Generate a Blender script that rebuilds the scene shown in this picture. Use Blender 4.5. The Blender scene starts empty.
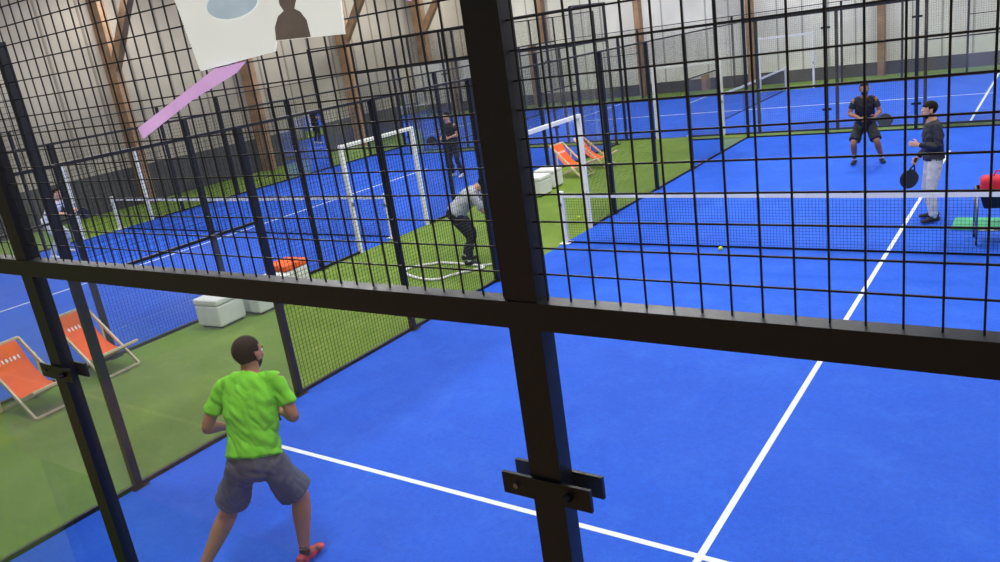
import bpy, bmesh, math, random
import numpy as np
from mathutils import Vector, Matrix, noise
from mathutils.bvhtree import BVHTree
random.seed(3)
SC=bpy.context.scene
COL=bpy.context.collection
V=Vector
try:
    SC.view_settings.view_transform='Standard'
    SC.view_settings.look='None'
except Exception: pass

# ---------------------------------------------------------------- camera
Rm=[[0.8194,0.5557,-0.1402],[0.0547,-0.3194,-0.9461],[-0.5705,0.7676,-0.2921]]
CAM=V((6.8195,-1.1623,3.4899)); F=789.9
cd=bpy.data.cameras.new("camera"); cam=bpy.data.objects.new("camera",cd); COL.objects.link(cam)
r=V(Rm[0]).normalized(); fwd=V(Rm[2]); fwd=(fwd-fwd.dot(r)*r).normalized(); dn=fwd.cross(r)
M=Matrix(((r.x,-dn.x,-fwd.x,CAM.x),(r.y,-dn.y,-fwd.y,CAM.y),(r.z,-dn.z,-fwd.z,CAM.z),(0,0,0,1)))
cam.matrix_world=M
cd.sensor_width=36; cd.lens=36*F/1000; cd.clip_start=.02; cd.clip_end=200
SC.camera=cam

# ---------------------------------------------------------------- materials
def s2l(c):
    return tuple((x/255/12.92 if x/255<=.04045 else ((x/255+.055)/1.055)**2.4) for x in c)
_m={}
def mat(name,rgb,rough=.6,metal=0.,var=.12,scale=8.,bump=0.,bscale=60.,spec=.5,detail=4,rgb2=None,emit=0):
    if name in _m: return _m[name]
    m=bpy.data.materials.new(name); m.use_nodes=True; nt=m.node_tree; b=nt.nodes['Principled BSDF']
    c=s2l(rgb)
    tc=nt.nodes.new('ShaderNodeTexCoord'); n=nt.nodes.new('ShaderNodeTexNoise'); n.inputs['Scale'].default_value=scale; n.inputs['Detail'].default_value=detail
    nt.links.new(tc.outputs['Object'],n.inputs['Vector'])
    cr=nt.nodes.new('ShaderNodeValToRGB'); cr.color_ramp.elements[0].position=.3; cr.color_ramp.elements[1].position=.7
    c1=tuple(x*(1-var) for x in c) if rgb2 is None else s2l(rgb2)
    c2=tuple(min(1,x*(1+var)) for x in c) if rgb2 is None else c
    cr.color_ramp.elements[0].color=(*c1,1); cr.color_ramp.elements[1].color=(*c2,1)
    nt.links.new(n.outputs['Fac'],cr.inputs['Fac']); nt.links.new(cr.outputs['Color'],b.inputs['Base Color'])
    b.inputs['Roughness'].default_value=rough; b.inputs['Metallic'].default_value=metal; b.inputs['Specular IOR Level'].default_value=spec
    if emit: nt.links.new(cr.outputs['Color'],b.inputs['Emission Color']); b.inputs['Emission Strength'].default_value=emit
    if bump>0:
        n2=nt.nodes.new('ShaderNodeTexNoise'); n2.inputs['Scale'].default_value=bscale; n2.inputs['Detail'].default_value=3
        bp=nt.nodes.new('ShaderNodeBump'); bp.inputs['Strength'].default_value=bump; bp.inputs['Distance'].default_value=.01
        nt.links.new(tc.outputs['Object'],n2.inputs['Vector']); nt.links.new(n2.outputs['Fac'],bp.inputs['Height']); nt.links.new(bp.outputs['Normal'],b.inputs['Normal'])
    _m[name]=m; return m
def turf(name,dark,light,patch,pk=.35,rough=.85,spec=.25):
    m=bpy.data.materials.new(name); m.use_nodes=True; nt=m.node_tree; b=nt.nodes['Principled BSDF']
    tc=nt.nodes.new('ShaderNodeTexCoord')
    def nz(sc,det=6,ro=.6):
        n=nt.nodes.new('ShaderNodeTexNoise'); n.inputs['Scale'].default_value=sc; n.inputs['Detail'].default_value=det; n.inputs['Roughness'].default_value=ro
        nt.links.new(tc.outputs['Object'],n.inputs['Vector']); return n
    a=nz(.7); f=nz(110,2); g=nz(22,6,.8)
    r1=nt.nodes.new('ShaderNodeValToRGB'); r1.color_ramp.elements[0].position=.36; r1.color_ramp.elements[1].position=.64
    r1.color_ramp.elements[0].color=(*s2l(dark),1); r1.color_ramp.elements[1].color=(*s2l(light),1)
    add=nt.nodes.new('ShaderNodeMath'); add.operation='MULTIPLY_ADD'; add.inputs[1].default_value=.22
    mul=nt.nodes.new('ShaderNodeMath'); mul.operation='MULTIPLY_ADD'; mul.inputs[1].default_value=.38
    mm=nt.nodes.new('ShaderNodeMath'); mm.operation='MULTIPLY'; mm.inputs[1].default_value=.4
    nt.links.new(f.outputs['Fac'],mm.inputs[0]); nt.links.new(g.outputs['Fac'],mul.inputs[0]); nt.links.new(mm.outputs[0],mul.inputs[2])
    nt.links.new(a.outputs['Fac'],add.inputs[0]); nt.links.new(mul.outputs[0],add.inputs[2]); nt.links.new(add.outputs[0],r1.inputs['Fac'])
    n3=nz(1.6,10,.82); r3=nt.nodes.new('ShaderNodeValToRGB'); r3.color_ramp.elements[0].position=.48; r3.color_ramp.elements[1].position=.72
    r3.color_ramp.elements[0].color=(0,0,0,1); r3.color_ramp.elements[1].color=(pk,pk,pk,1)
    nt.links.new(n3.outputs['Fac'],r3.inputs['Fac'])
    mx=nt.nodes.new('ShaderNodeMix'); mx.data_type='RGBA'
    nt.links.new(r3.outputs['Color'],mx.inputs[0]); nt.links.new(r1.outputs['Color'],mx.inputs[6]); mx.inputs[7].default_value=(*s2l(patch),1)
    nt.links.new(mx.outputs[2],b.inputs['Base Color'])
    b.inputs['Roughness'].default_value=rough; b.inputs['Specular IOR Level'].default_value=spec
    bp=nt.nodes.new('ShaderNodeBump'); bp.inputs['Strength'].default_value=.5; bp.inputs['Distance'].default_value=.01
    nt.links.new(f.outputs['Fac'],bp.inputs['Height']); nt.links.new(bp.outputs['Normal'],b.inputs['Normal'])
    return m
M_BLUE=turf("blue_turf",(20,74,190),(36,100,224),(64,122,228),.4,.8,.25)
M_GREEN=turf("green_turf",(78,106,34),(120,148,48),(142,160,78),.5)
M_LINE=mat("line_white",(226,232,236),.85,var=.06,scale=20)
M_BLK=mat("black_powdercoat",(13,16,26),.42,var=.2,scale=30,bump=.08,bscale=300)
M_WIRE=mat("black_wire",(18,19,25),.5,var=.1)
M_WHT=mat("white_paint",(225,226,222),.45,var=.05)
M_NET=mat("net_cord",(18,24,36),.9,spec=.1)
M_STEEL=mat("steel",(150,152,156),.3,metal=.9)
M_WOOD=mat("glulam",(164,130,100),.6,var=.25,scale=3,rgb2=(132,104,80))
M_PALE=mat("pale_wood",(206,190,160),.5,var=.15,scale=12)
M_ORG=mat("orange_canvas",(236,96,34),.8,var=.08,bump=.2,bscale=300)
M_LEATHER=mat("white_leather",(214,216,212),.5,var=.05,bump=.15,bscale=40)
M_RED=mat("red_fabric",(196,24,44),.7,var=.12)
M_MINT=mat("green_mat",(70,176,128),.7,var=.1)
M_YEL=mat("tennis_ball",(206,228,50),.9,var=.1,scale=60,bump=.4,bscale=200)
M_RKT=mat("racket_carbon",(26,28,34),.35,var=.2)
M_RKTF=mat("racket_face",(40,44,54),.4,var=.2)
M_GRIP=mat("grip_tape",(40,40,42),.8)
def glass_mat():
    m=bpy.data.materials.new("court_glass"); m.use_nodes=True; nt=m.node_tree; nt.nodes.clear()
    o=nt.nodes.new('ShaderNodeOutputMaterial'); t=nt.nodes.new('ShaderNodeBsdfTransparent'); t.inputs[0].default_value=(.94,.965,.955,1)
    g=nt.nodes.new('ShaderNodeBsdfGlossy'); g.inputs['Roughness'].default_value=.02
    d=nt.nodes.new('ShaderNodeBsdfDiffuse'); d.inputs[0].default_value=(.66,.58,.47,1)  # warm diffuse share paints reflected haze into the glass
    fr=nt.nodes.new('ShaderNodeFresnel'); fr.inputs['IOR'].default_value=1.5
    tc=nt.nodes.new('ShaderNodeTexCoord'); n=nt.nodes.new('ShaderNodeTexNoise'); n.inputs['Scale'].default_value=1.4; nt.links.new(tc.outputs['Object'],n.inputs['Vector'])
    mr=nt.nodes.new('ShaderNodeMapRange'); mr.inputs[1].default_value=.35; mr.inputs[2].default_value=.75; mr.inputs[3].default_value=.02; mr.inputs[4].default_value=.09
    nt.links.new(n.outputs['Fac'],mr.inputs[0])
    m1=nt.nodes.new('ShaderNodeMixShader'); m2=nt.nodes.new('ShaderNodeMixShader')
    nt.links.new(mr.outputs[0],m1.inputs[0]); nt.links.new(t.outputs[0],m1.inputs[1]); nt.links.new(d.outputs[0],m1.inputs[2])
    nt.links.new(fr.outputs[0],m2.inputs[0]); nt.links.new(m1.outputs[0],m2.inputs[1]); nt.links.new(g.outputs[0],m2.inputs[2]); nt.links.new(m2.outputs[0],o.inputs[0])
    return m
M_GLASS=glass_mat()
def panel_mat(name,c1,c2,axis,scale):
    m=bpy.data.materials.new(name); m.use_nodes=True; nt=m.node_tree; b=nt.nodes['Principled BSDF']
    tc=nt.nodes.new('ShaderNodeTexCoord'); sp=nt.nodes.new('ShaderNodeSeparateXYZ'); nt.links.new(tc.outputs['Object'],sp.inputs[0])
    mu=nt.nodes.new('ShaderNodeMath'); mu.operation='MULTIPLY'; mu.inputs[1].default_value=scale; nt.links.new(sp.outputs[axis],mu.inputs[0])
    fr=nt.nodes.new('ShaderNodeMath'); fr.operation='FRACT'; nt.links.new(mu.outputs[0],fr.inputs[0])
    cr=nt.nodes.new('ShaderNodeValToRGB'); cr.color_ramp.elements[0].position=.04; cr.color_ramp.elements[1].position=.1
    cr.color_ramp.elements[0].color=(*s2l(c2),1); cr.color_ramp.elements[1].color=(*s2l(c1),1)
    nt.links.new(fr.outputs[0],cr.inputs[0])
    n=nt.nodes.new('ShaderNodeTexNoise'); n.inputs['Scale'].default_value=.6; nt.links.new(tc.outputs['Object'],n.inputs['Vector'])
    mr=nt.nodes.new('ShaderNodeMapRange'); mr.inputs[1].default_value=.3; mr.inputs[2].default_value=.7; mr.inputs[3].default_value=.85; mr.inputs[4].default_value=1.1; nt.links.new(n.outputs['Fac'],mr.inputs[0])
    mx=nt.nodes.new('ShaderNodeVectorMath'); mx.operation='SCALE'; nt.links.new(cr.outputs[0],mx.inputs[0]); nt.links.new(mr.outputs[0],mx.inputs['Scale'])
    nt.links.new(mx.outputs[0],b.inputs['Base Color']); b.inputs['Roughness'].default_value=.7
    return m
M_WALLF=panel_mat("cladding_light",(222,220,212),(164,162,156),0,1.0)
M_WALLL=panel_mat("cladding_warm",(164,156,142),(118,110,98),1,.8)
M_CONC=mat("plinth_dark",(72,72,76),.8,var=.15,scale=2)
M_CEIL=mat("ceiling_panel",(170,166,156),.8)

# ---------------------------------------------------------------- mesh builder
class MB:
    def __init__(s): s.v=[];s.f=[];s.mi=[];s.mats=[]
    def m(s,mt):
        if mt not in s.mats: s.mats.append(mt)
        return s.mats.index(mt)
    def add(s,vs,fs,mt):
        o=len(s.v); s.v+= [tuple(x) for x in vs]; k=s.m(mt)
        for f in fs: s.f.append([i+o for i in f]); s.mi.append(k)
    def box(s,a,b,mt):
        x0,y0,z0=a;x1,y1,z1=b
        s.add([(x0,y0,z0),(x1,y0,z0),(x1,y1,z0),(x0,y1,z0),(x0,y0,z1),(x1,y0,z1),(x1,y1,z1),(x0,y1,z1)],
              [(3,2,1,0),(4,5,6,7),(0,1,5,4),(1,2,6,5),(2,3,7,6),(3,0,4,7)],mt)
    def beam(s,p,q,w,h,mt,up=(0,0,1)):
        p=V(p);q=V(q);d=(q-p).normalized();u=V(up)
        if abs(d.dot(u))>.98:u=V((1,0,0))
        a=d.cross(u).normalized()*w/2;b=a.cross(d).normalized()*h/2
        vs=[p-a-b,p+a-b,p+a+b,p-a+b,q-a-b,q+a-b,q+a+b,q-a+b]
        s.add(vs,[(0,1,2,3),(7,6,5,4),(1,0,4,5),(2,1,5,6),(3,2,6,7),(0,3,7,4)],mt)
    def tube(s,pts,r,mt,n=8,closed=False):
        pts=[V(p) for p in pts];L=len(pts);vs=[];fs=[];ref=None
        for i,p in enumerate(pts):
            if closed: d=pts[(i+1)%L]-pts[i-1]
            else: d=pts[min(i+1,L-1)]-pts[max(i-1,0)]
            d.normalize()
            if ref is None:
                ref=V((0,0,1)) if abs(d.z)<.9 else V((1,0,0))
            a=ref-d*ref.dot(d); a.normalize(); ref=a; b=d.cross(a)
            for k in range(n):
                t=2*math.pi*k/n; vs.append(p+(a*math.cos(t)+b*math.sin(t))*r)
        for i in range(L if closed else L-1):
            j=(i+1)%L
            for k in range(n):
                k2=(k+1)%n; fs.append((i*n+k,i*n+k2,j*n+k2,j*n+k))
        if not closed:
            fs.append(tuple(reversed(range(n)))); fs.append(tuple(range((L-1)*n,L*n)))
        s.add(vs,fs,mt)
    def obj(s,name,parent=None,smooth=False,bevel=0,loc=None):
        me=bpy.data.meshes.new(name); me.from_pydata(s.v,[],s.f)
        for mt in s.mats: me.materials.append(mt)
        me.polygons.foreach_set('material_index',s.mi)
        if smooth: me.polygons.foreach_set('use_smooth',[True]*len(s.f))
        me.update()
        bm=bmesh.new(); bm.from_mesh(me); bmesh.ops.recalc_face_normals(bm,faces=bm.faces); bm.to_mesh(me); bm.free()
        o=bpy.data.objects.new(name,me); COL.objects.link(o)
        if parent: o.parent=parent
        if loc: o.location=loc
        if bevel:
            b=o.modifiers.new('bev','BEVEL'); b.width=bevel; b.segments=3; b.limit_method='ANGLE'
        return o
def empty(name,loc=(0,0,0),rz=0,sc=1):
    e=bpy.data.objects.new(name,None); COL.objects.link(e); e.location=loc; e.rotation_euler=(0,0,rz); e.scale=(sc,sc,sc); e.empty_display_size=.3; return e

# ---------------------------------------------------------------- hall
X0,X1,Y0,Y1,H=-17.5,12.5,-5.,33.5,8.
b=MB(); b.box((X0,Y0,-.1),(X1,Y1,0),M_GREEN); b.obj("floor")
b=MB(); b.box((X0,Y1,0),(X1,Y1+.2,.5),M_CONC); b.box((X0,Y1,.5),(X1,Y1+.2,H),M_WALLF); b.obj("wall_far")
b=MB(); b.box((X0-.2,Y0,0),(X0,Y1,1.2),M_CONC); b.box((X0-.2,Y0,1.2),(X0,Y1,H),M_WALLL); b.obj("wall_left")
b=MB(); b.box((X1,Y0,0),(X1+.2,Y1,H),M_WALLL); b.obj("wall_right")
b=MB(); b.box((X0,Y0-.2,0),(X1,Y0,H),M_WALLL); b.obj("wall_rear")
b=MB(); b.box((X0-.2,Y0-.2,H),(X1+.2,Y1+.2,H+.2),M_CEIL); b.obj("ceiling")
b=MB()
for y in np.arange(-2,34,5.0):
    b.box((X0+.01,y-.12,0),(X0+.55,y+.12,H-.01),M_WOOD)
    b.beam((X0+.4,y,4.2),(X0+3.4,y,H-.3),.2,.3,M_WOOD)
    b.box((X0+.01,y-.12,H-.7),(X1-.01,y+.12,H-.01),M_WOOD)
    b.box((X1-.5,y-.12,0),(X1-.01,y+.12,H-.01),M_WOOD)
for x in np.arange(-14,12,5.0):
    b.box((x-.12,Y1-.4,0),(x+.12,Y1-.01,H-.7),M_WOOD)
b.obj("timber_frame")
b=MB(); b.box((2,Y0+.05,1.62),(X1-.7,-.45,1.8),M_WOOD)
for x in (2.2,5.5,9,11.6): b.box((x-.08,-.65,0),(x+.08,-.49,1.62),M_BLK)
b.obj("mezzanine_platform")

# ---------------------------------------------------------------- courts
def wires(b,axis,fix,a0,a1,z0,z1,cell=.05,w=.004):
    def pt(a,o,z): return (a,fix+o,z) if axis=='x' else (fix+o,a,z)
    n=int(round((a1-a0)/cell)); h=w/2
    for i in range(1,n):
        a=a0+i*(a1-a0)/n
        p=pt(a-h,-h,z0);q=pt(a+h,h,z1); b.box([min(p[k],q[k]) for k in range(3)],[max(p[k],q[k]) for k in range(3)],M_WIRE)
    n=int(round((z1-z0)/cell))
    for i in range(1,n):
        z=z0+i*(z1-z0)/n
        p=pt(a0,-h+w,z-h);q=pt(a1,h+w,z+h); b.box([min(p[k],q[k]) for k in range(3)],[max(p[k],q[k]) for k in range(3)],M_WIRE)
def court(idx,loc,rz,cell=.05,w=.004,back_w=None):
    b=MB(); b.box((0,0,0),(10,20,.01),M_BLUE); fl=b.obj("padel_court_turf"); fl.location=loc; fl.rotation_euler=(0,0,rz)
    b=MB(); z0,z1=.010,.0135
    for y in (3.05,16.95): b.box((0.02,y-.025,z0),(9.98,y+.025,z1),M_LINE)
    b.box((4.975,2.85,z0),(5.025,17.15,z1+.0005),M_LINE)
    ln=b.obj("court_line_marking"); ln.location=loc; ln.rotation_euler=(0,0,rz)
    net=empty("padel_net",loc,rz)
    NH=.86
    b=MB(); n=222
    for i in range(1,n):
        x=10*i/n; zt=NH-.03*(1-abs(x-5)/5); b.box((x-.0012,10-.0012,.03),(x+.0012,10.0012,zt),M_NET)
    for i in range(1,19):
        z=.03+i*.044; b.box((0,10-.0012,z-.0012),(10,10.0012,z+.0012),M_NET)
    b.box((.05,9.995,.02),(9.95,10.005,.05),M_NET)
    b.obj("net_mesh",net)
    b=MB(); N=20
    for i in range(N):
        xa,xb=.05+9.9*i/N,.05+9.9*(i+1)/N
        za=NH-.03*(1-abs(xa-5)/5);zb=NH-.03*(1-abs(xb-5)/5)
        b.beam((xa,10,za-.02),(xb,10,zb-.02),.02,.07,M_WHT)
    b.obj("net_band",net)
    b=MB()
    for x in (.04,9.96):
        b.box((x-.04,9.96,.014),(x+.04,10.04,NH+.05),M_WHT); b.box((x-.09,9.9,.014),(x+.09,10.1,.03),M_WHT)
        b.tube([(x,9.96,.7),(x,9.9,.7)],.03,M_STEEL)
    b.obj("net_posts",net,bevel=.006)
    e=empty("court_enclosure",loc,rz)
    fr=MB(); ms=MB(); gl=MB()
    for yy,out in ((0,-1),(20,1)):
        y=yy-out*.018
        for x in range(0,11,2):
            fr.box((x-.037,y-.022,0),(x+.037,y+.022,4.0),M_BLK)
            fr.box((x-.1,y-.08,0),(x+.1,y+.08,.012),M_BLK)
            if 0<x<10:
                for z in (2.575,.6):
                    fr.box((x-.105,y+out*.026-.004,z),(x+.105,y+out*.026+.004,z+.05),M_BLK)
                    fr.box((x-.105,y-out*.026-.004,z),(x+.105,y-out*.026+.004,z+.05),M_BLK)
                    fr.tube([(x+.055,y+out*.026,z+.025),(x+.055,y+out*.048,z+.025)],.009,M_BLK)
                    fr.tube([(x-.07,y+out*.026,z+.025),(x-.07,y+out*.036,z+.025)],.006,M_STEEL)
        fr.box((0,y-.026,2.955),(10,y+.014,3.01),M_BLK)
        fr.box((0,y-.02,3.97),(10,y+.02,4.01),M_BLK)
        fr.box((0,y-.02,0),(10,y+.02,.045),M_BLK)
        wires(ms,'x',y-.004,0,10,3.01,3.97,cell,back_w or w)
        for k in range(5):
            gl.add([(k*2+.05,y,.045),(k*2+1.95,y,.045),(k*2+1.95,y,2.96),(k*2+.05,y,2.96)],[(0,1,2,3)],M_GLASS)
    for xx,out in ((0,-1),(10,1)):
        x=xx+out*.03
        def side(y0,y1,z0,z1): wires(ms,'y',x,y0,y1,z0,z1,cell,w)
        for y in (2,4,6,8,12,14,16,18):
            top=4.0 if y in (2,18) else 3.0
            fr.box((x-.035,y-.035,0),(x+.035,y+.035,top),M_BLK)
            fr.box((x-.08,y-.08,0),(x+.08,y+.08,.012),M_BLK)
        fr.box((x-.02,.04,2.98),(x+.02,19.96,3.01),M_BLK)
        for ya,yb in ((0,9),(11,20)): fr.box((x-.02,ya,0),(x+.02,yb,.045),M_BLK)
        for ya,yb in ((0,2),(18,20)):
            fr.box((x-.02,ya,3.97),(x+.02,yb,4.01),M_BLK); side(ya,yb,3.01,3.97)
            gl.add([(x,ya+.05,.045),(x,yb-.05,.045),(x,yb-.05,2.97),(x,ya+.05,2.97)],[(0,1,2,3)],M_GLASS)
        for ya,yb in ((2,4),(16,18)):
            fr.box((x-.02,ya,2.0),(x+.02,yb,2.03),M_BLK); side(ya,yb,2.03,2.98)
            gl.add([(x,ya+.05,.045),(x,yb-.05,.045),(x,yb-.05,1.99),(x,ya+.05,1.99)],[(0,1,2,3)],M_GLASS)
        side(4,9,.045,2.98); side(11,16,.045,2.98); side(9,11,2.04,2.98)
    fr.obj("frame",e); ms.obj("wire_mesh",e); gl.obj("glass_panels",e)
    d=MB()
    for xx,out in ((0,-1),(10,1)):
        x=xx+out*.03
        d.box((x-.035,8.965,0),(x+.035,9.035,2.04),M_WHT); d.box((x-.035,10.965,0),(x+.035,11.035,2.04),M_WHT)
        d.box((x-.034,9.03,1.975),(x+.034,10.97,2.04),M_WHT)
        d.box((x-.05,8.98,.9),(x+.05,9.02,.98),M_STEEL)
    d.obj("gate_frame",e,bevel=.005)
court(1,(0,0,0),0,w=.0034,back_w=.0030)
court(2,(-13.9,0,0),0,w=.0028)
court(3,(8.1,20.7,0),math.pi/2,w=.0028)

# ---------------------------------------------------------------- lights
fx=MB(); k=0
M_LAMP=bpy.data.materials.new("lamp_diffuser"); M_LAMP.use_nodes=True
bb=M_LAMP.node_tree.nodes['Principled BSDF']; bb.inputs['Emission Color'].default_value=(1,.98,.94,1); bb.inputs['Emission Strength'].default_value=6
for x in (-15.2,-9,-2,3,9.5):
    for y in (1.5,7,13,18.5,24,30):
        fx.box((x-.3,y-.6,7.05),(x+.3,y+.6,7.15),M_BLK); fx.box((x-.26,y-.56,7.03),(x+.26,y+.56,7.05),M_LAMP)
        L=bpy.data.lights.new("led_highbay_light","AREA"); L.shape='RECTANGLE'; L.size=.52; L.size_y=1.12; L.energy=200; L.color=(1,.99,.965)
        lo=bpy.data.objects.new("led_highbay_light",L); COL.objects.link(lo); lo.location=(x,y,7.0)
fx.obj("highbay_lamp_fixtures")
L=bpy.data.lights.new("sheet_fill_light","AREA"); L.size=.6; L.energy=10; L.color=(1,.94,.86)  # added unseen fill lamp behind the camera, for the sheet on the mesh
lo=bpy.data.objects.new("sheet_fill_light",L); COL.objects.link(lo); lo.location=(5,-3.2,4.6)
for x in (-3,1,5,9):  # added unseen lamps brighten the rear wall so the glass mirrors a haze
    L=bpy.data.lights.new("glass_haze_light","AREA"); L.size=.5; L.energy=24 if x>2 else 45; L.color=(1,.86,.68)
    lo=bpy.data.objects.new("glass_haze_light",L); COL.objects.link(lo); lo.location=(x,-3.9,2.6 if x>2 else 1.6); lo.rotation_euler=(math.radians(-90),0,0)
W=bpy.data.worlds.new("world"); SC.world=W; W.use_nodes=True; W.node_tree.nodes['Background'].inputs[0].default_value=(.5,.55,.65,1); W.node_tree.nodes['Background'].inputs[1].default_value=.3

# ---------------------------------------------------------------- furniture
def deckchair(loc,rz,sc=.9):
    e=empty("deckchair",loc,rz,sc)
    b=MB(); w=.29
    for s in (-1,1):
        b.beam((s*w,.42,.02),(s*w,-.5,.88),.03,.045,M_PALE)
        b.beam((s*(w-.045),-.45,.02),(s*(w-.045),.55,.40),.03,.045,M_PALE)
        b.beam((s*(w+.03),-.28,.66),(s*(w+.03),-.3,.07),.02,.035,M_PALE)
    b.beam((-w,-.5,.88),(w,-.5,.88),.035,.035,M_PALE); b.beam((-w,.55,.40),(w,.55,.40),.035,.035,M_PALE)
    b.beam((-w,.42,.02),(w,.42,.02),.03,.03,M_PALE); b.beam((-w,-.45,.02),(w,-.45,.02),.03,.03,M_PALE)
    b.obj("frame",e,bevel=.004)
    prof=[(-.5,.90),(-.43,.78),(-.34,.62),(-.23,.46),(-.08,.33),(.08,.27),(.24,.28),(.4,.335),(.55,.42)]
    vs=[];fs=[]
    for y,z in prof:
        for x in (-.25,-.1,.1,.25): vs.append((x,y,z-.01*(1-abs(x)/.25)))
    for i in range(len(prof)-1):
        for j in range(3): fs.append((i*4+j,i*4+j+1,i*4+j+5,i*4+j+4))
    c=MB(); c.add(vs,fs,M_ORG); o=c.obj("canvas_sling",e,smooth=True); sd=o.modifiers.new('s','SOLIDIFY'); sd.thickness=.006
    ss=o.modifiers.new('ss','SUBSURF'); ss.levels=2; ss.render_levels=2
    t=MB()
    for k in range(6):
        x=-.15+k*.055
        t.beam((x,-.375,.692),(x,-.345,.638),.02,.004,M_WHT,up=(0,.8,.6))
        if k%2: t.beam((x-.018,-.36,.667),(x+.018,-.36,.667),.004,.02,M_WHT,up=(0,-.5,.85))
    t.obj("lettering",e)
    return e
rz=-math.radians(84)
deckchair((-3.54,3.66,0),rz); deckchair((-3.22,2.62,0),rz)
def pouf(loc,rz,top=None,sx=.5,sy=.5,h=.45,name="pouf_seat"):
    e=empty(name,loc,rz); b=MB(); b.box((-sx/2,-sy/2,.03),(sx/2,sy/2,h*.78),M_LEATHER); b.obj("base",e,bevel=.03)
    b=MB(); b.box((-sx/2-.006,-sy/2-.006,h*.79),(sx/2+.006,sy/2+.006,h),top or M_LEATHER); b.obj("cushion",e,bevel=.03)
    b=MB()
    for x in (-1,1):
        for y in (-1,1): b.tube([(x*sx*.38,y*sy*.38,0),(x*sx*.38,y*sy*.38,.04)],.02,M_BLK)
    b.obj("feet",e)
pouf((-3.36,5.47,0),.08); pouf((-3.2,6.2,0),.0,sy=.7); pouf((-3.5,6.95,0),.05,top=M_ORG,h=.5)
pouf((-2.75,13.6,0),0); pouf((-2.9,14.4,0),.1)
deckchair((-2.9,15.6,0),rz-.2); deckchair((-2.8,16.6,0),rz)
def cart(loc):
    e=empty("ball_cart",loc,.15); b=MB()
    for x in (-.28,.28):
        for y in (-.2,.2): b.tube([(x,y,.06),(x,y,.70)],.014,M_STEEL); b.tube([(x-.012,y,.04),(x+.012,y,.04)],.04,M_BLK,12)
        b.tube([(x,-.2,.70),(x,.2,.70)],.014,M_STEEL); b.tube([(x,-.2,.2),(x,.2,.2)],.012,M_STEEL)
    for y in (-.2,.2): b.tube([(-.28,y,.70),(.28,y,.70)],.014,M_STEEL); b.tube([(-.28,y,.2),(.28,y,.2)],.012,M_STEEL)
    b.obj("frame",e,smooth=True)
    b=MB(); b.add([(-.27,-.19,.72),(.27,-.19,.72),(.27,.19,.72),(-.27,.19,.72),(-.2,-.14,.48),(.2,-.14,.48),(.2,.14,.48),(-.2,.14,.48)],[(0,1,5,4),(1,2,6,5),(2,3,7,6),(3,0,4,7),(4,5,6,7)],M_BLK); b.obj("basket",e)
    b=MB(); b.box((-.27,-.19,.21),(.27,.19,.25),M_MINT); b.obj("tray",e,bevel=.01)
    b=MB(); b.box((-.24,-.14,.66),(.26,.14,.88),M_RED); b.obj("red_bag",e,bevel=.06)
    b=MB(); b.tube([(-.1,0,.87),(-.07,0,.94),(.05,0,.95),(.1,0,.87)],.012,M_RED); b.obj("bag_handle",e)
cart((6.24,10.72,.01))
b=MB(); b.box((5.62,11.2,.01),(6.35,11.85,.03),M_MINT); b.obj("exercise_mat",bevel=.008)
def ball(loc):
    bm=bmesh.new(); bmesh.ops.create_icosphere(bm,subdivisions=3,radius=.033); me=bpy.data.meshes.new("padel_ball"); bm.to_mesh(me); bm.free()
    for p in me.polygons:p.use_smooth=True
    me.materials.append(M_YEL); o=bpy.data.objects.new("padel_ball",me); COL.objects.link(o); o.location=loc
    s=MB(); s.tube([(.0335*math.cos(t),.0335*math.sin(t)*math.cos(.7*math.sin(2*t)),.0335*math.sin(t)*math.sin(.7*math.sin(2*t))) for t in np.linspace(0,2*math.pi,40)[:-1]],.0012,M_WHT,5,True); s.obj("seam",o)
ball((2.76,9.88,.043)); ball((-.6,11.6,.033)); ball((7.3,14.5,.043))
b=MB(); pts=[]
for i in range(60):
    t=2*math.pi*i/60; pts.append((-1.35+.62*math.cos(t)+.12*math.sin(3*t),8.3+.42*math.sin(t)+.08*math.cos(2*t),.022))
b.tube(pts,.022,M_WHT,8,True)
b.tube([(-.75,8.6,.022),(-.5,8.75,.03),(-.42,8.95,.1),(-.44,9.06,.4),(-.5,9.12,.66)],.02,M_WHT,8)
b.obj("cleaning_hose",smooth=True)

# window reflection modelled as a glowing sheet and lilac strips outside the wire mesh
M_REFL=mat("reflection_sheet",(230,235,230),.8,var=.05,scale=6,emit=.66)
M_REFLG=mat("reflection_tint",(186,208,220),.8,var=.15,scale=10,emit=.55)
M_SIL=mat("reflection_silhouette",(122,114,108),.8,var=.2,scale=14,emit=.3)
M_LILAC=mat("lilac_reflection",(222,178,234),.7,var=.12,scale=8,emit=.62)
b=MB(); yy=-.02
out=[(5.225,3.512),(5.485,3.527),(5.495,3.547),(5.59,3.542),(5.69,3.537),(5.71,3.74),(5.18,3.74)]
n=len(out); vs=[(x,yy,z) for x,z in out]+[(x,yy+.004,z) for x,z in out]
b.add(vs,[tuple(range(n)),tuple(reversed(range(n,2*n)))]+[(i,(i+1)%n,(i+1)%n+n,i+n) for i in range(n)],M_REFL)
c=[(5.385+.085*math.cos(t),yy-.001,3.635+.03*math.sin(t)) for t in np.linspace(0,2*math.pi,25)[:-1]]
b.add(c,[tuple(range(24))],M_REFLG)
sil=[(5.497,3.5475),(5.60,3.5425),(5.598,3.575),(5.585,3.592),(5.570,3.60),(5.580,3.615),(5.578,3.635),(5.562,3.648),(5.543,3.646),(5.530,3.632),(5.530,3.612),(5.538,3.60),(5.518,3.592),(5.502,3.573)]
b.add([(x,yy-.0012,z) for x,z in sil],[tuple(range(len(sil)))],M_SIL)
b.obj("reflection_sheet")
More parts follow.
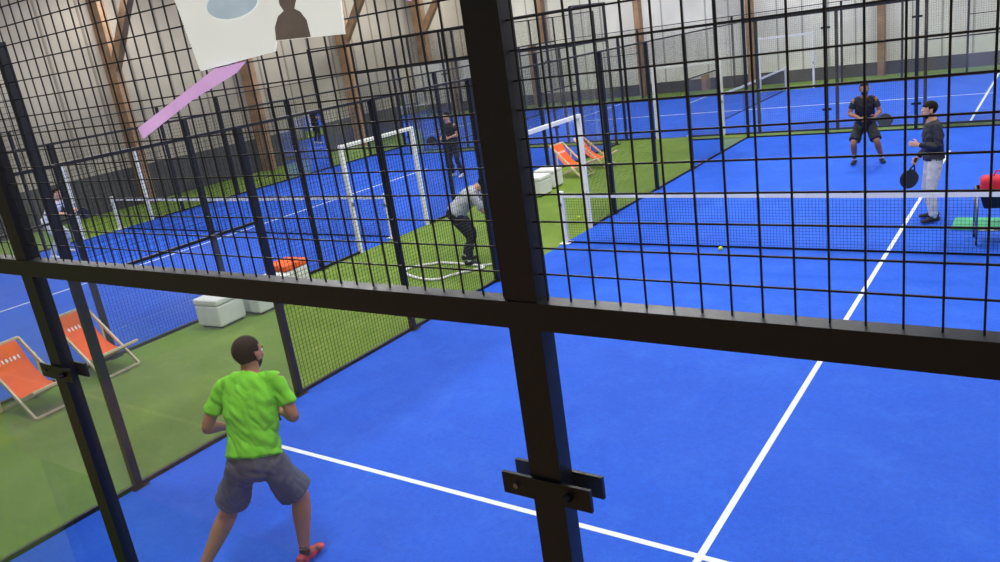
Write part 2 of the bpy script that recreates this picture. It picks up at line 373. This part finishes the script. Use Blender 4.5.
b=MB(); b.add([(4.945,yy-.01,3.375),(4.935,yy-.01,3.402),(5.29,yy-.01,3.512),(5.40,yy-.01,3.517),(5.36,yy-.01,3.497),(5.18,yy-.01,3.452)],[(0,1,2,3,4,5)],M_LILAC)
b.beam((5.865,yy-.01,3.575),(5.885,yy-.01,3.63),.004,.02,M_LILAC); o=b.obj("reflection_streak"); sd=o.modifiers.new('s','SOLIDIFY'); sd.thickness=.002

# ---------------------------------------------------------------- people
def cat(P,k=5):
    P=[np.array(p,float) for p in P]
    if len(P)<3:
        return [P[0]+(P[1]-P[0])*t for t in np.linspace(0,1,k+1)]
    out=[];n=len(P)
    for i in range(n-1):
        p0=P[max(i-1,0)];p1=P[i];p2=P[i+1];p3=P[min(i+2,n-1)]
        for j in range(k):
            t=j/k; out.append(.5*((2*p1)+(-p0+p2)*t+(2*p0-5*p1+4*p2-p3)*t*t+(-p0+3*p1-3*p2+p3)*t**3))
    out.append(P[-1]); return out
def loft(P,side,n=20,k=5,cap=.7,c0=None,c1=None):
    Q=cat([tuple(p[0])+(p[1],p[2]) for p in P],k)
    pos=[V(q[:3]) for q in Q]; ra=[max(.003,q[3]) for q in Q]; rb=[max(.003,q[4]) for q in Q]
    d0=(pos[1]-pos[0]).normalized(); d1=(pos[-1]-pos[-2]).normalized()
    def caps(p,d,a,b_,amt): 
        L=min(a,b_)*amt; return [(p+d*L*math.sin(t),a*math.cos(t),b_*math.cos(t)) for t in (.5,.95,1.3,1.5)]
    A=[(p,a,q) for p,a,q in reversed(caps(pos[0],-d0,ra[0],rb[0],cap if c0 is None else c0))]
    B=caps(pos[-1],d1,ra[-1],rb[-1],cap if c1 is None else c1)
    R=A+list(zip(pos,ra,rb))+B
    vs=[];fs=[];side=V(side)
    for i,(p,a,q) in enumerate(R):
        if i<4:d=d0
        elif i>=len(R)-4:d=d1
        else: d=(R[min(i+1,len(R)-5)][0]-R[max(i-1,4)][0]); d=d.normalized() if d.length>1e-6 else d0
        u=(side-d*side.dot(d)); u=u.normalized() if u.length>1e-4 else d.orthogonal().normalized(); w=d.cross(u)
        for j in range(n):
            t=2*math.pi*j/n; vs.append(p+u*math.cos(t)*a+w*math.sin(t)*q)
    for i in range(len(R)-1):
        for j in range(n): fs.append((i*n+j,i*n+(j+1)%n,(i+1)*n+(j+1)%n,(i+1)*n+j))
    fs.append(tuple(reversed(range(n)))); fs.append(tuple(range((len(R)-1)*n,len(R)*n)))
    return vs,fs
def ell(c,r,ax,n=20,m=14):
    vs=[];fs=[]; c=V(c)
    for i in range(m+1):
        ph=math.pi*(i/m-.5); ph=max(-1.54,min(1.54,ph))
        for j in range(n):
            t=2*math.pi*j/n
            vs.append(c+ax[0]*r[0]*math.cos(ph)*math.cos(t)+ax[1]*r[1]*math.cos(ph)*math.sin(t)+ax[2]*r[2]*math.sin(ph))
    for i in range(m):
        for j in range(n): fs.append((i*n+j,i*n+(j+1)%n,(i+1)*n+(j+1)%n,(i+1)*n+j))
    fs.append(tuple(reversed(range(n)))); fs.append(tuple(range(m*n,(m+1)*n)))
    return vs,fs
def fuse(name,shells,mats,parent,voxel,smooth=4,relabel=None,disp=None):
    vs=[];fs=[]
    for lb,(v,f) in shells:
        o=len(vs); vs+=v; fs+=[tuple(i+o for i in q) for q in f]
    me=bpy.data.meshes.new(name+"_src"); me.from_pydata([tuple(x) for x in vs],[],fs); me.update()
    bm=bmesh.new(); bm.from_mesh(me); bmesh.ops.recalc_face_normals(bm,faces=bm.faces); bm.to_mesh(me); bm.free()
    o=bpy.data.objects.new(name,me); COL.objects.link(o)
    rm=o.modifiers.new('r','REMESH'); rm.mode='VOXEL'; rm.voxel_size=voxel
    sm=o.modifiers.new('s','SMOOTH'); sm.factor=.5; sm.iterations=smooth
    dg=bpy.context.evaluated_depsgraph_get(); dg.update()
    m2=bpy.data.meshes.new_from_object(o.evaluated_get(dg)); o.modifiers.clear(); o.data=m2; m2.name=name
    labs=sorted(l for l in set(l for l,_ in shells)|set(mats.keys()) if l in mats)
    m2.materials.clear()
    for l in labs: m2.materials.append(mats[l])
    trees={}
    for l in set(l for l,_ in shells):
        a=[];q=[]
        for lb,(v,f) in shells:
            if lb==l:
                k=len(a); a+=v; q+=[tuple(i+k for i in g) for g in f]
        trees[l]=BVHTree.FromPolygons(a,q)
    mi=[]; wt={}
    for p in m2.polygons:
        c=p.center; best=None;bd=1e9
        for l,t in trees.items():
            d=t.find_nearest(c)[3]
            if d<bd: bd=d;best=l
        if relabel: best=relabel(c,best)
        mi.append(labs.index(best))
        if disp and best in disp:
            for vi in p.vertices: wt[vi]=disp[best]
    m2.polygons.foreach_set('material_index',mi)
    m2.polygons.foreach_set('use_smooth',[True]*len(mi))
    if disp:
        m2.update(); nr=[v.normal.copy() for v in m2.vertices]
        for vi,a in wt.items():
            v=m2.vertices[vi]; c=v.co
            q=noise.noise(V((c.x*7+c.z*3,c.y*7,c.z*6)))+.5*noise.noise(V((c.x*20+c.z*12,c.y*20,c.z*14)))
            q=abs(q)*2-.35
            v.co=c+nr[vi]*q*a
    for v in m2.vertices:
        if v.co.z<0: v.co.z=0
    m2.update(); o.parent=parent
    return o
def racket(parent,G,axis,norm,face=M_RKTF):
    a=V(axis).normalized(); n=V(norm); n=(n-a*n.dot(a)).normalized(); w=a.cross(n)
    b=MB(); L=lambda x,y,z:G+w*x+a*y+n*z
    prof=[]
    for i in range(36):
        t=2*math.pi*i/36; x=.128*math.sin(t); y=.245-.148*math.cos(t)
        if y<.16: x*=.55+.45*max(0,(y-.09)/.07)
        prof.append((x,y))
    N=len(prof)
    for (z0,s0,z1,s1) in ((-.019,.93,-.012,1),(-.012,1,.012,1),(.012,1,.019,.93)):
        vs=[L(x*s0,.245+(y-.245)*s0,z0) for x,y in prof]+[L(x*s1,.245+(y-.245)*s1,z1) for x,y in prof]
        b.add(vs,[(i,(i+1)%N,(i+1)%N+N,i+N) for i in range(N)],M_RKT)
    for z in (-.019,.019):
        b.add([L(x*.93,.245+(y-.245)*.93,z) for x,y in prof],[tuple(range(N))],face)
    for i in range(-3,4):
        for j in range(-3,4):
            if i*i+j*j<11:
                for z in (-.0195,.0195):
                    b.add([L(i*.028+.006*math.cos(t),.25+j*.028+.006*math.sin(t),z) for t in np.linspace(0,2*math.pi,9)[:-1]],[tuple(range(8))],M_BLK)
    b.obj("racket_head",parent)
    b=MB(); b.tube([L(0,-.07,0),L(0,.06,0)],.015,M_GRIP,12); b.tube([L(0,-.075,0),L(0,-.07,0)],.018,M_RKT,12)
    b.beam(L(-.012,.05,0),L(-.04,.12,0),.018,.02,M_RKT); b.beam(L(.012,.05,0),L(.04,.12,0),.018,.02,M_RKT)
    b.obj("racket_handle",parent)
def person(name,loc,heading,J,st,voxel=.007):
    e=empty(name,loc)
    h=math.radians(heading); Rz=Matrix.Rotation(h,3,'Z')
    W=lambda p:Rz@V(p)
    j={k:(W(v) if isinstance(v,tuple) and len(v)==3 else v) for k,v in J.items()}
    S=[]; sh=(j['shR']-j['shL']).normalized(); hp=(j['hipR']-j['hipL']).normalized()
    g=st.get('girth',1.); lk=st.get('legk',1.1); hs=st.get('head',1.06); hem=st.get('hem',.0)
    up=(j['neck']-j['pelvis']).normalized()
    S.append(('bottom',loft([(j['pelvis']-up*.07,.13*g,.105*g),(j['pelvis']-up*.01,.172*g,.126*g),(j['pelvis']+up*.09,.15*g,.112*g)],hp,k=4)))
    pc=j['pelvis'].lerp(j['chest'],.5)
    shm=(j['shR']+j['shL'])/2
    S.append(('shirt',loft([(j['pelvis']+up*hem,.188*g,.143*g),(j['pelvis']+up*(hem+.08),.176*g,.135*g),(pc+up*hem*.4,.17*g,.13*g),(j['chest'],.186*g,.132*g),(j['chest'].lerp(shm,.6),.186*g,.12*g),(shm+up*.02,.155*g,.085*g),(shm.lerp(j['neck'],.55)+up*.02,.09,.072)],hp.lerp(sh,.6),n=28,k=5,c0=.12,c1=.2)))
    S.append(('skin',loft([(shm,.066,.066),(j['neck'],.064,.066),(j['head']-(j['head']-j['neck']).normalized()*.06,.062,.066)],sh,k=4)))
    S.append(('shirt',loft([(shm.lerp(j['neck'],.3),.086,.078),(j['neck']-up*.012,.074,.074)],sh,k=3,c0=.1,c1=.05)))
    look=W(st['look']).normalized(); hu=(V((0,0,1))*.9+(j['head']-j['neck']).normalized()*.35)
    hu=(hu-look*hu.dot(look)).normalized(); hr=look.cross(hu).normalized(); ax=(hr,look,hu); hc=j['head']
    HP=lambda x,y,z:hc+(hr*x+look*y+hu*z)*hs
    def he(x,y,z,a,b_,c_): return ('head',ell(HP(x,y,z),(a*hs,b_*hs,c_*hs),ax))
    S+= [he(0,-.012,.025,.076,.096,.092),he(0,.02,-.035,.060,.066,.078),he(0,.05,-.078,.032,.03,.026),
         he(0,.088,-.012,.013,.022,.026),he(0,.082,.022,.045,.014,.012),he(0,.078,-.052,.024,.012,.012)]
    for s_ in (-1,1):
        S.append(he(s_*.080,-.008,-.008,.010,.019,.032)); S.append(he(s_*.04,.062,-.02,.02,.018,.02))
    S.append(he(0,-.02,.038,.083,.098,.092))
    def relabel(c,l):
        if l=='head':
            d=(c-hc)/hs; x,y,z=d.dot(hr),d.dot(look),d.dot(hu)
            if abs(x)>.079 and abs(z+.008)<.035 and y<.012: return 'skin'
            if z>.062+(.0 if y<.05 else .01): return 'hair'
            if y<.012 and z>-.045-(.02 if y<-.05 else 0)+ (max(0,y+.02)*1.5): return 'hair'
            if st.get('beard') and z<-.044+max(0,.03-y)*.5 and y>-.02 and not (y>.075 and -.062<z<-.05 and abs(x)<.022): return 'hair'
            return 'skin'
        if l=='shoe' and c.z<.022: return 'sole'
        return l
    for sd,s_ in (('R',1),('L',-1)):
        a,b_,c_=j['sh'+sd],j['el'+sd],j['wr'+sd]
        sl=st['sleeve']
        side=W((0,0,1)) if abs((b_-a).normalized().z)<.7 else W((0,1,0))
        ai=a-sh*s_*.018
        S.append(('shirt',loft([(shm.lerp(a,.5)+up*.0,.066,.066),(ai-up*.012,.053*g,.06*g),(a.lerp(b_,min(sl,.98)*.6),.053*g,.056*g),(a.lerp(b_,min(sl,.98)),.061*g,.060*g)],side,k=4,c0=.5,c1=.12 if sl<1 else .6)))
        if sl>=1:
            S.append(('shirt',loft([(a.lerp(b_,.9),.052,.052),(b_,.050,.050),(b_.lerp(c_,.4),.048,.046),(b_.lerp(c_,.93),.037,.036)],side,k=4,c1=.12)))
            S.append(('skin',loft([(b_.lerp(c_,.5),.034,.034),(c_,.027,.024)],side,k=4)))
        else:
            S.append(('skin',loft([(a,.046,.046),(a.lerp(b_,.45),.05,.048),(b_,.042,.042),(b_.lerp(c_,.28),.046,.044),(b_.lerp(c_,.7),.035,.032),(c_,.028,.023)],side,k=4)))
    for sd,s_ in (('R',1),('L',-1)):
        a,b_,c_=j['hip'+sd],j['kn'+sd],j['an'+sd]; side=hp
        lg=st['leg']
        if lg<1:
            S.append(('bottom',loft([(a+V((0,0,.03)),.098*g,.11*g),(a.lerp(b_,.3),.1*g,.108*g),(a.lerp(b_,lg),.1*g*lk,.106*g*lk)],side,k=5,c0=.5,c1=.08)))
            S.append(('skin',loft([(a.lerp(b_,.3),.08*lk,.082*lk),(a.lerp(b_,.75),.066*lk,.07*lk),(b_,.054*lk,.058*lk),(b_.lerp(c_,.28),.057*lk,.063*lk),(b_.lerp(c_,.7),.041*lk,.043*lk),(c_,.034,.038),(c_-V((0,0,.03)),.034,.036)],side,k=4)))
        else:
            S.append(('bottom',loft([(a+V((0,0,.03)),.095*g,.105*g),(a.lerp(b_,.4),.086*g,.092*g),(b_,.066,.07),(b_.lerp(c_,.4),.064,.066),(b_.lerp(c_,.95),.056,.06)],side,k=5,c0=.5,c1=.1)))
        S.append(('sock',loft([(c_+ (b_-c_)*.12,.038,.042),(c_,.037,.042),(c_-V((0,0,.04)),.036,.045)],side,k=3,c0=.1)))
        ft=W(st['toe'+sd]); ft.z=0; ft.normalize(); sx=V((0,0,1)).cross(ft)
        g0=V((c_.x,c_.y,0)); up0=V((0,0,c_.z-.09))
        S.append(('shoe',loft([(g0+up0-ft*.07+V((0,0,.045)),.034,.042),(g0+up0-ft*.01+V((0,0,.05)),.040,.052),(g0+up0+ft*.07+V((0,0,.038)),.044,.038),(g0+up0+ft*.14+V((0,0,.03)),.045,.028),(g0+up0+ft*.175+V((0,0,.027)),.036,.022)],sx,k=4,cap=.6)))
    HS=[]
    for sd,s_ in (('R',1),('L',-1)):
        w_=j['wr'+sd]; d=(w_-j['el'+sd]).normalized()
        s=W((0,0,1)) if abs(d.z)<.85 else W((0,1,0)); s=(s-d*s.dot(d)); s=s.normalized()
        n=s.cross(d) if sd=='R' else d.cross(s)
        cu=st.get('curl'+sd,.35)
        HS.append(('skin',loft([(w_-d*.02,.026,.022),(w_+d*.01,.030,.019),(w_+d*.05,.040,.016),(w_+d*.09,.038,.013)],s,n=16,k=4)))
        for off,Ln in ((.030,.070),(.010,.080),(-.010,.074),(-.029,.058)):
            p=w_+d*.085+s*off; ang=cu*.6; P=[(p,.0095,.0095)]
            for fr_ in (.45,.3,.25):
                dd=d*math.cos(ang)+n*math.sin(ang); p=p+dd*Ln*fr_; P.append((p,.0085 if fr_>.26 else .0072,.0085 if fr_>.26 else .007)); ang+=cu
            HS.append(('skin',loft(P,s,n=10,k=3,cap=1)))
        p=w_+d*.025+s*.026; P=[(p,.014,.013)]; dd=(s*.75+d*.6+n*.35).normalized(); p=p+dd*.035; P.append((p,.011,.011))
        dd=(s*.35+d*.8+n*(.4+cu*.4)).normalized(); p=p+dd*.03;P.append((p,.0095,.0095)); dd=(d*.8+n*(.4+cu*.6)-s*.05).normalized(); p=p+dd*.024;P.append((p,.008,.008))
        HS.append(('skin',loft(P,n,n=10,k=3,cap=1)))
        if st.get('racket')==sd:
            G=w_+d*.088+n*.026
            axis=W(st['raxis']) if 'raxis' in st else s+d*.5
            racket(e,G,axis,W(st['rnorm']) if 'rnorm' in st else n)
    Mt=st['mats']
    fuse("body",S,{**Mt,'head':Mt['skin']},e,voxel,5,relabel=relabel,disp={'shirt':st.get('fold',.010),'bottom':.009})
    fuse("hands",HS,{'skin':Mt['skin']},e,.0042,2)
    fb=MB()
    def fe(x,y,z,a,b_,c_,mt,n=12,m=8):
        v,f=ell(HP(x,y,z),(a*hs,b_*hs,c_*hs),ax,n,m); fb.add(v,f,mt)
    for s_ in (-1,1):
        fe(s_*.031,.078,.004,.013,.009,.009,M_EYE); fe(s_*.031,.0855,.004,.0055,.003,.0055,M_IRIS,10,6); fe(s_*.032,.086,.024,.018,.005,.0045,Mt['hair'],10,6)
    fe(0,.0885,-.053,.021,.004,.006,M_LIP)
    fb.obj("facial_features",e,smooth=True)
    return e
M_EYE=mat("eye_white",(225,222,215),.3); M_IRIS=mat("iris",(40,26,18),.3); M_LIP=mat("lip",(150,80,72),.5)
SK1=mat("skin_tan",(168,114,86),.55,var=.08); SK2=mat("skin_light",(206,156,128),.55,var=.08); SK3=mat("skin_brown",(150,102,78),.55,var=.08)
HR=mat("hair_dark",(22,17,15),.75,var=.3,scale=60,bump=.5,bscale=150,spec=.2)
GRN=mat("green_shirt",(122,206,58),.85,var=.08,scale=7,bump=.5,bscale=20,spec=.2)
GRY=mat("grey_shorts",(78,82,96),.85,var=.15,bump=.3,bscale=30)
BK=mat("black_cloth",(24,25,30),.8,var=.2,bump=.2,bscale=30); NV=mat("navy_jacket",(26,30,44),.7,var=.2,bump=.3,bscale=25)
LT=mat("light_trousers",(196,194,198),.8,var=.08,bump=.3,bscale=20); LG=mat("pale_grey_top",(176,180,184),.8,var=.1,bump=.3,bscale=20)
WT=mat("white_top",(224,226,230),.8,var=.06,bump=.3,bscale=20)
SHR=mat("shoe_dark_red",(232,60,78),.5,scale=18,rgb2=(34,32,38),detail=1); SOW=mat("sole_white",(232,232,230),.6); SOCK=mat("sock_white",(214,214,214),.9); SOCKB=mat("sock_black",(30,30,34),.9); SHW=mat("shoe_white",(216,216,220),.5)
base=dict(hair=HR,sole=SOW,sock=SOCK,shoe=SHW)
# foreground player
J=dict(pelvis=(.18,-.02,.89),chest=(.19,.10,1.23),neck=(.205,.20,1.455),head=(.21,.26,1.59),
 shL=(.0,.17,1.415),shR=(.39,.17,1.415),elL=(-.14,.08,1.15),elR=(.48,.10,1.15),wrL=(-.11,.31,1.03),wrR=(.31,.36,1.07),
 hipL=(.075,-.02,.86),hipR=(.285,-.02,.86),knL=(-.13,.08,.49),knR=(.39,.10,.50),anL=(-.38,-.10,.10),anR=(.36,.0,.10))
person("padel_player",(2.13,1.67,.01),33,J,dict(look=(.42,1,-.08),sleeve=.66,leg=.80,hem=.05,toeR=(.45,1,0),toeL=(-.35,1,0),beard=True,racket='R',raxis=(-.35,.75,.5),rnorm=(1,.4,0),curlR=1.1,curlL=.6,girth=1.05,legk=1.2,head=1.12,fold=.013,
 mats=dict(base,skin=SK1,shirt=GRN,bottom=GRY,shoe=SHR,sock=SOCKB)),voxel=.0065)
# crouching player, far side
J=dict(pelvis=(0,-.08,.80),chest=(0,.05,1.14),neck=(0,.13,1.37),head=(0,.19,1.52),shL=(-.18,.11,1.32),shR=(.18,.11,1.32),elL=(-.27,.12,1.06),elR=(.27,.12,1.06),
 wrL=(-.20,.34,1.00),wrR=(.06,.36,.98),hipL=(-.1,-.08,.78),hipR=(.1,-.08,.78),knL=(-.22,.14,.47),knR=(.2,.16,.47),anL=(-.3,-.1,.10),anR=(.2,-.08,.10))
person("padel_player",(3.62,16.0,.01),188,J,dict(look=(-.2,1,-.05),sleeve=.6,leg=.85,toeR=(.2,1,0),toeL=(-.3,1,0),beard=True,racket='L',raxis=(-.9,.4,-.15),rnorm=(.3,1,.2),curlL=1.1,curlR=.7,
 mats=dict(base,skin=SK3,shirt=BK,bottom=BK,shoe=BK,sock=SOCK)))
# standing player at the net, navy jacket
J=dict(pelvis=(0,0,.93),chest=(0,.02,1.26),neck=(0,.03,1.48),head=(0,.07,1.63),shL=(-.19,.02,1.43),shR=(.19,.02,1.43),elL=(-.24,.0,1.14),elR=(.23,-.02,1.14),
 wrL=(-.14,.24,1.18),wrR=(.19,.16,.93),hipL=(-.09,0,.91),hipR=(.09,0,.91),knL=(-.11,.05,.5),knR=(.11,.05,.5),anL=(-.12,.02,.10),anR=(.14,-.04,.10))
person("padel_player",(5.34,11.7,.01),112,J,dict(look=(.1,1,-.25),sleeve=1.2,leg=1.2,toeR=(.2,1,0),toeL=(-.25,1,0),beard=True,racket='R',raxis=(.0,.3,-.95),rnorm=(1,.1,0),curlR=1.1,curlL=.7,
 mats=dict(base,skin=SK2,shirt=NV,bottom=LT,shoe=BK)))
# bending worker with the hose
J=dict(pelvis=(0,-.16,.88),chest=(0,.06,1.08),neck=(0,.24,1.24),head=(0,.36,1.28),shL=(-.2,.18,1.19),shR=(.2,.18,1.19),elL=(-.24,.30,.92),elR=(.24,.30,.92),
 wrL=(-.1,.44,.70),wrR=(.08,.46,.76),hipL=(-.1,-.16,.85),hipR=(.1,-.16,.85),knL=(-.14,.05,.48),knR=(.14,.03,.48),anL=(-.18,-.12,.10),anR=(.18,-.04,.10))
person("court_worker",(-1.06,8.78,0),-58,J,dict(look=(0,.7,-.7),sleeve=.9,leg=1.2,toeR=(.1,1,0),toeL=(-.1,1,0),curlR=1.0,curlL=1.,girth=1.15,
 mats=dict(base,skin=SK2,shirt=LG,bottom=BK,shoe=BK)))
# players on the neighbouring court
J=dict(pelvis=(0,-.15,.85),chest=(0,.05,1.12),neck=(0,.2,1.33),head=(0,.28,1.47),shL=(-.2,.16,1.27),shR=(.2,.16,1.27),elL=(-.3,.25,1.05),elR=(.3,.25,1.05),
 wrL=(-.15,.5,1.02),wrR=(.15,.52,1.0),hipL=(-.1,-.15,.83),hipR=(.1,-.15,.83),knL=(-.22,.08,.48),knR=(.22,.08,.48),anL=(-.28,-.1,.10),anR=(.28,-.1,.10))
person("padel_player",(-12.5,7.75,.01),-60,J,dict(look=(0,1,-.1),sleeve=.6,leg=1.2,toeR=(.2,1,0),toeL=(-.2,1,0),racket='R',raxis=(0,1,-.1),rnorm=(1,0,0),curlR=1.1,curlL=.8,girth=1.05,
 mats=dict(base,skin=SK2,shirt=WT,bottom=LG)),voxel=.009)
J=dict(pelvis=(0,0,.93),chest=(0,.03,1.26),neck=(0,.04,1.5),head=(0,.07,1.655),shL=(-.2,.03,1.43),shR=(.2,.03,1.43),elL=(-.28,.02,1.16),elR=(.28,.02,1.16),
 wrL=(-.16,.24,1.12),wrR=(.18,.26,1.08),hipL=(-.1,0,.91),hipR=(.1,0,.91),knL=(-.15,.06,.5),knR=(.15,.05,.5),anL=(-.2,.0,.10),anR=(.2,-.04,.10))
person("padel_player",(-6.7,15.8,.01),170,J,dict(look=(.1,1,-.1),sleeve=.6,leg=1.2,toeR=(.2,1,0),toeL=(-.25,1,0),racket='R',raxis=(.2,1,.2),rnorm=(1,0,0),curlR=1.1,curlL=.7,
 mats=dict(base,skin=SK2,shirt=BK,bottom=BK)),voxel=.009)
